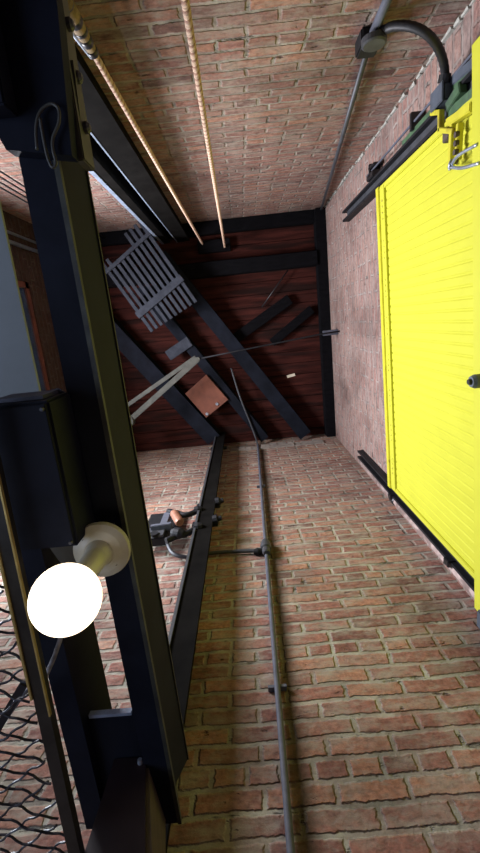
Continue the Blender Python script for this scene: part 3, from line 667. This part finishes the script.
# slatted platform
sp = thing('slatted_platform', (-.85, -.44, 4.3), 'grey timber slatted platform on the roof beams in the back left', 'platform')
A = Vector((-1.253, -.597)); B = Vector((-.765, -.913)); C2 = Vector((-.914, .006)); along = (C2 - A); Lg = along.length; along.normalize()
cross = B - A; ns = 10
for i in range(ns):
    f = (i + .5) / ns; s = A + cross * f
    ext = .15 if i >= 6 else (.09 if i < 2 else .012)
    p0 = s - along * ext; p1 = s + along * (Lg * (1 + .09 * f))
    w = .034
    MB().bar((p0.x, p0.y, 4.31), (p1.x, p1.y, 4.31), w, .03, bev=.003).build('slat', 'slat', sp)
for f, w in ((.0, .035), (.71, .07)):
    s = A + along * (Lg * f); e = s + cross
    MB().bar((s.x, s.y, 4.285), (e.x, e.y, 4.285), w, .022, bev=.003).build('batten', 'slat', sp)
for f in (.05, .6):
    s = A + along * (Lg * f) + cross * .1; e = A + along * (Lg * f) + cross * .95
    MB().bar((s.x, s.y, 4.42), (e.x, e.y, 4.42), .07, .19).build('bearer', 'dark_timber', sp)
# forked tie rod
tr = thing('forked_tie_rod', tuple(P(200, 357, 'z', 4.2)), 'pale forked tie rod crossing under the roof beams with a round hub', 'tie rod')
j = P(198, 359, 'z', 4.2); h1 = P(129, 421, 'z', 4.2); h2 = P(122, 409, 'z', 4.2)
MB().bar(j, h1, .055, .02, bev=.003).build('arm', 'tie', tr); MB().bar(j + Vector((-.02, -.02, .021)), h2 + Vector((0, 0, .021)), .04, .02, bev=.003).build('arm', 'tie', tr)
MB().lathe(h1 - Vector((0, 0, .03)), h1 + Vector((0, 0, .05)), [(0, .05), (.2, .06), (.8, .06), (1, .05)], 20).build('hub', 'tie', tr)
MB().lathe(h1 - Vector((0, 0, .045)), h1 - Vector((0, 0, .03)), [(0, .02), (1, .024)], 12).build('hub_bolt', 'dark_pipe', tr)
e = P(322, 334, 'z', 4.2); MB().tube([j, P(240, 350.5, 'z', 4.2), e, Vector((XR, e.y - .01, 4.2))], .008, 8).build('thin_rod', 'track', tr)
MB().lathe(j - Vector((0, 0, .02)), j + Vector((0, 0, .05)), [(0, .02), (1, .02)], 12).build('pin', 'tie', tr)
wb = P(336, 332, 'x', XR - .02)
tag(MB().bar((wb.x + .018, wb.y, wb.z), (wb.x - .13, wb.y, wb.z), .05, .04, bev=.004).build('rod_bracket', 'pipe_grey'), 'small grey bracket at the ceiling edge holding the thin tie rod', 'bracket')
for q0, q1, w, lab in (((236, 338), (290, 299), .11, 'dark diagonal brace under the red ceiling nearest the joist'), ((272, 343), (312, 309), .09, 'dark diagonal bar meeting the timber plate above the right wall')):
    a, b = P(*q0, 'z', 4.69), P(*q1, 'z', 4.69)
    tag(MB().bar(a, b, w, .05, bev=.004).build('ceiling_bar', 'dark_timber'), lab, 'brace')  # two dark diagonal bars just under the ceiling boards
a, b = P(262, 307, 'z', 4.70), P(288, 270, 'z', 4.66)
tag(MB().tube([a, a.lerp(b, .5) - Vector((0, 0, .01)), b], .007, 6).build('ceiling_wire', 'tape'), 'thin black wire running over the red ceiling boards to the joist', 'wire')
v = P(291, 376, 'z', H - .004)
tag(MB().bar((v.x - .045, v.y + .004, v.z), (v.x + .045, v.y - .012, v.z), .03, .004, (0, 0, 1)).build('paper_tag', 'paper'), 'small pale tag stuck on the dark red ceiling boards', 'tag')
# ragged mortar bed where roof beams enter the front wall
rm = MB()
x = -.25
while x < .75:
    w = random.uniform(.07, .15); dp = random.uniform(.012, .035); zt = random.uniform(4.46, 4.53)
    rm.hexa([(x, YF - dp * .6, 4.38), (x + w, YF - dp * .6, 4.38), (x + w, YF + .01, 4.38), (x, YF + .01, 4.38)], [(x + .01, YF - dp, zt), (x + w - .01, YF - dp, zt - .02), (x + w, YF + .01, zt), (x, YF + .01, zt)])
    x += w * .95
struct(rm.build('trim_1', plain('old_mortar', (.24, .21, .18), .9, 0, .3, 20, .5), shift=False), 'ragged mortar bed at the top of the front wall', 'mortar')

rc = MB(); z = .6
while z < 4.6:
    hgt = random.uniform(.05, .11); a = random.uniform(.012, .034); b2_ = random.uniform(.006, .018)
    rc.hexa([(XR - a, YB - .01, z), (XR + .01, YB - .01, z), (XR + .01, YB + b2_, z), (XR - a * .6, YB + b2_, z)],
            [(XR - a * .7, YB - .01, z + hgt), (XR + .01, YB - .01, z + hgt), (XR + .01, YB + b2_ * .7, z + hgt), (XR - a * .5, YB + b2_ * .6, z + hgt)])
    z += hgt * random.choice((.95, 1.0, 1.5))
struct(rc.build('trim_2', 'white_mortar', shift=False), 'pale lumpy mortar down the corner of back and right walls', 'mortar')
# ------------------------------------------------------------------ light
def area(name, loc, size, energy, col, rot):
    l = bpy.data.lights.new(name, 'AREA'); l.shape = 'RECTANGLE'; l.size, l.size_y = size; l.energy = energy; l.color = col
    o = bpy.data.objects.new(name, l); COL.objects.link(o); o.location = loc; o.rotation_euler = rot; return o
# blue fill added behind an unseen landing opening; daylight through the left windows
area('landing_fill', (XL - .28, 0, (E1[2] + E1[3]) / 2 + EYE), (2.0, 1.5), 34, (.60, .70, 1.0), (0, math.radians(-90 - 22), 0))
area('window_daylight', (XL - .22, -.02, 2.86 + EYE), (.95, .95), 250, (.93, .92, 1.0), (0, math.radians(-90 + 14), 0))
area('window_daylight', (XL - .27, .98, (W2[2] + W2[3]) / 2 + EYE), (.95, .5), 75, (.80, .90, 1.0), (0, math.radians(-90), 0))
wd = bpy.data.worlds.new('world'); S.world = wd; wd.use_nodes = True
bg = wd.node_tree.nodes['Background']; bg.inputs[0].default_value = (.6, .75, 1, 1); bg.inputs[1].default_value = 1.2
S.view_settings.view_transform = 'Standard'; S.view_settings.look = 'None'; S.view_settings.gamma = 1; S.view_settings.use_curve_mapping = False
S.view_settings.exposure = -0.27
for o in list(S.objects):
    if '_at' in o: del o['_at']
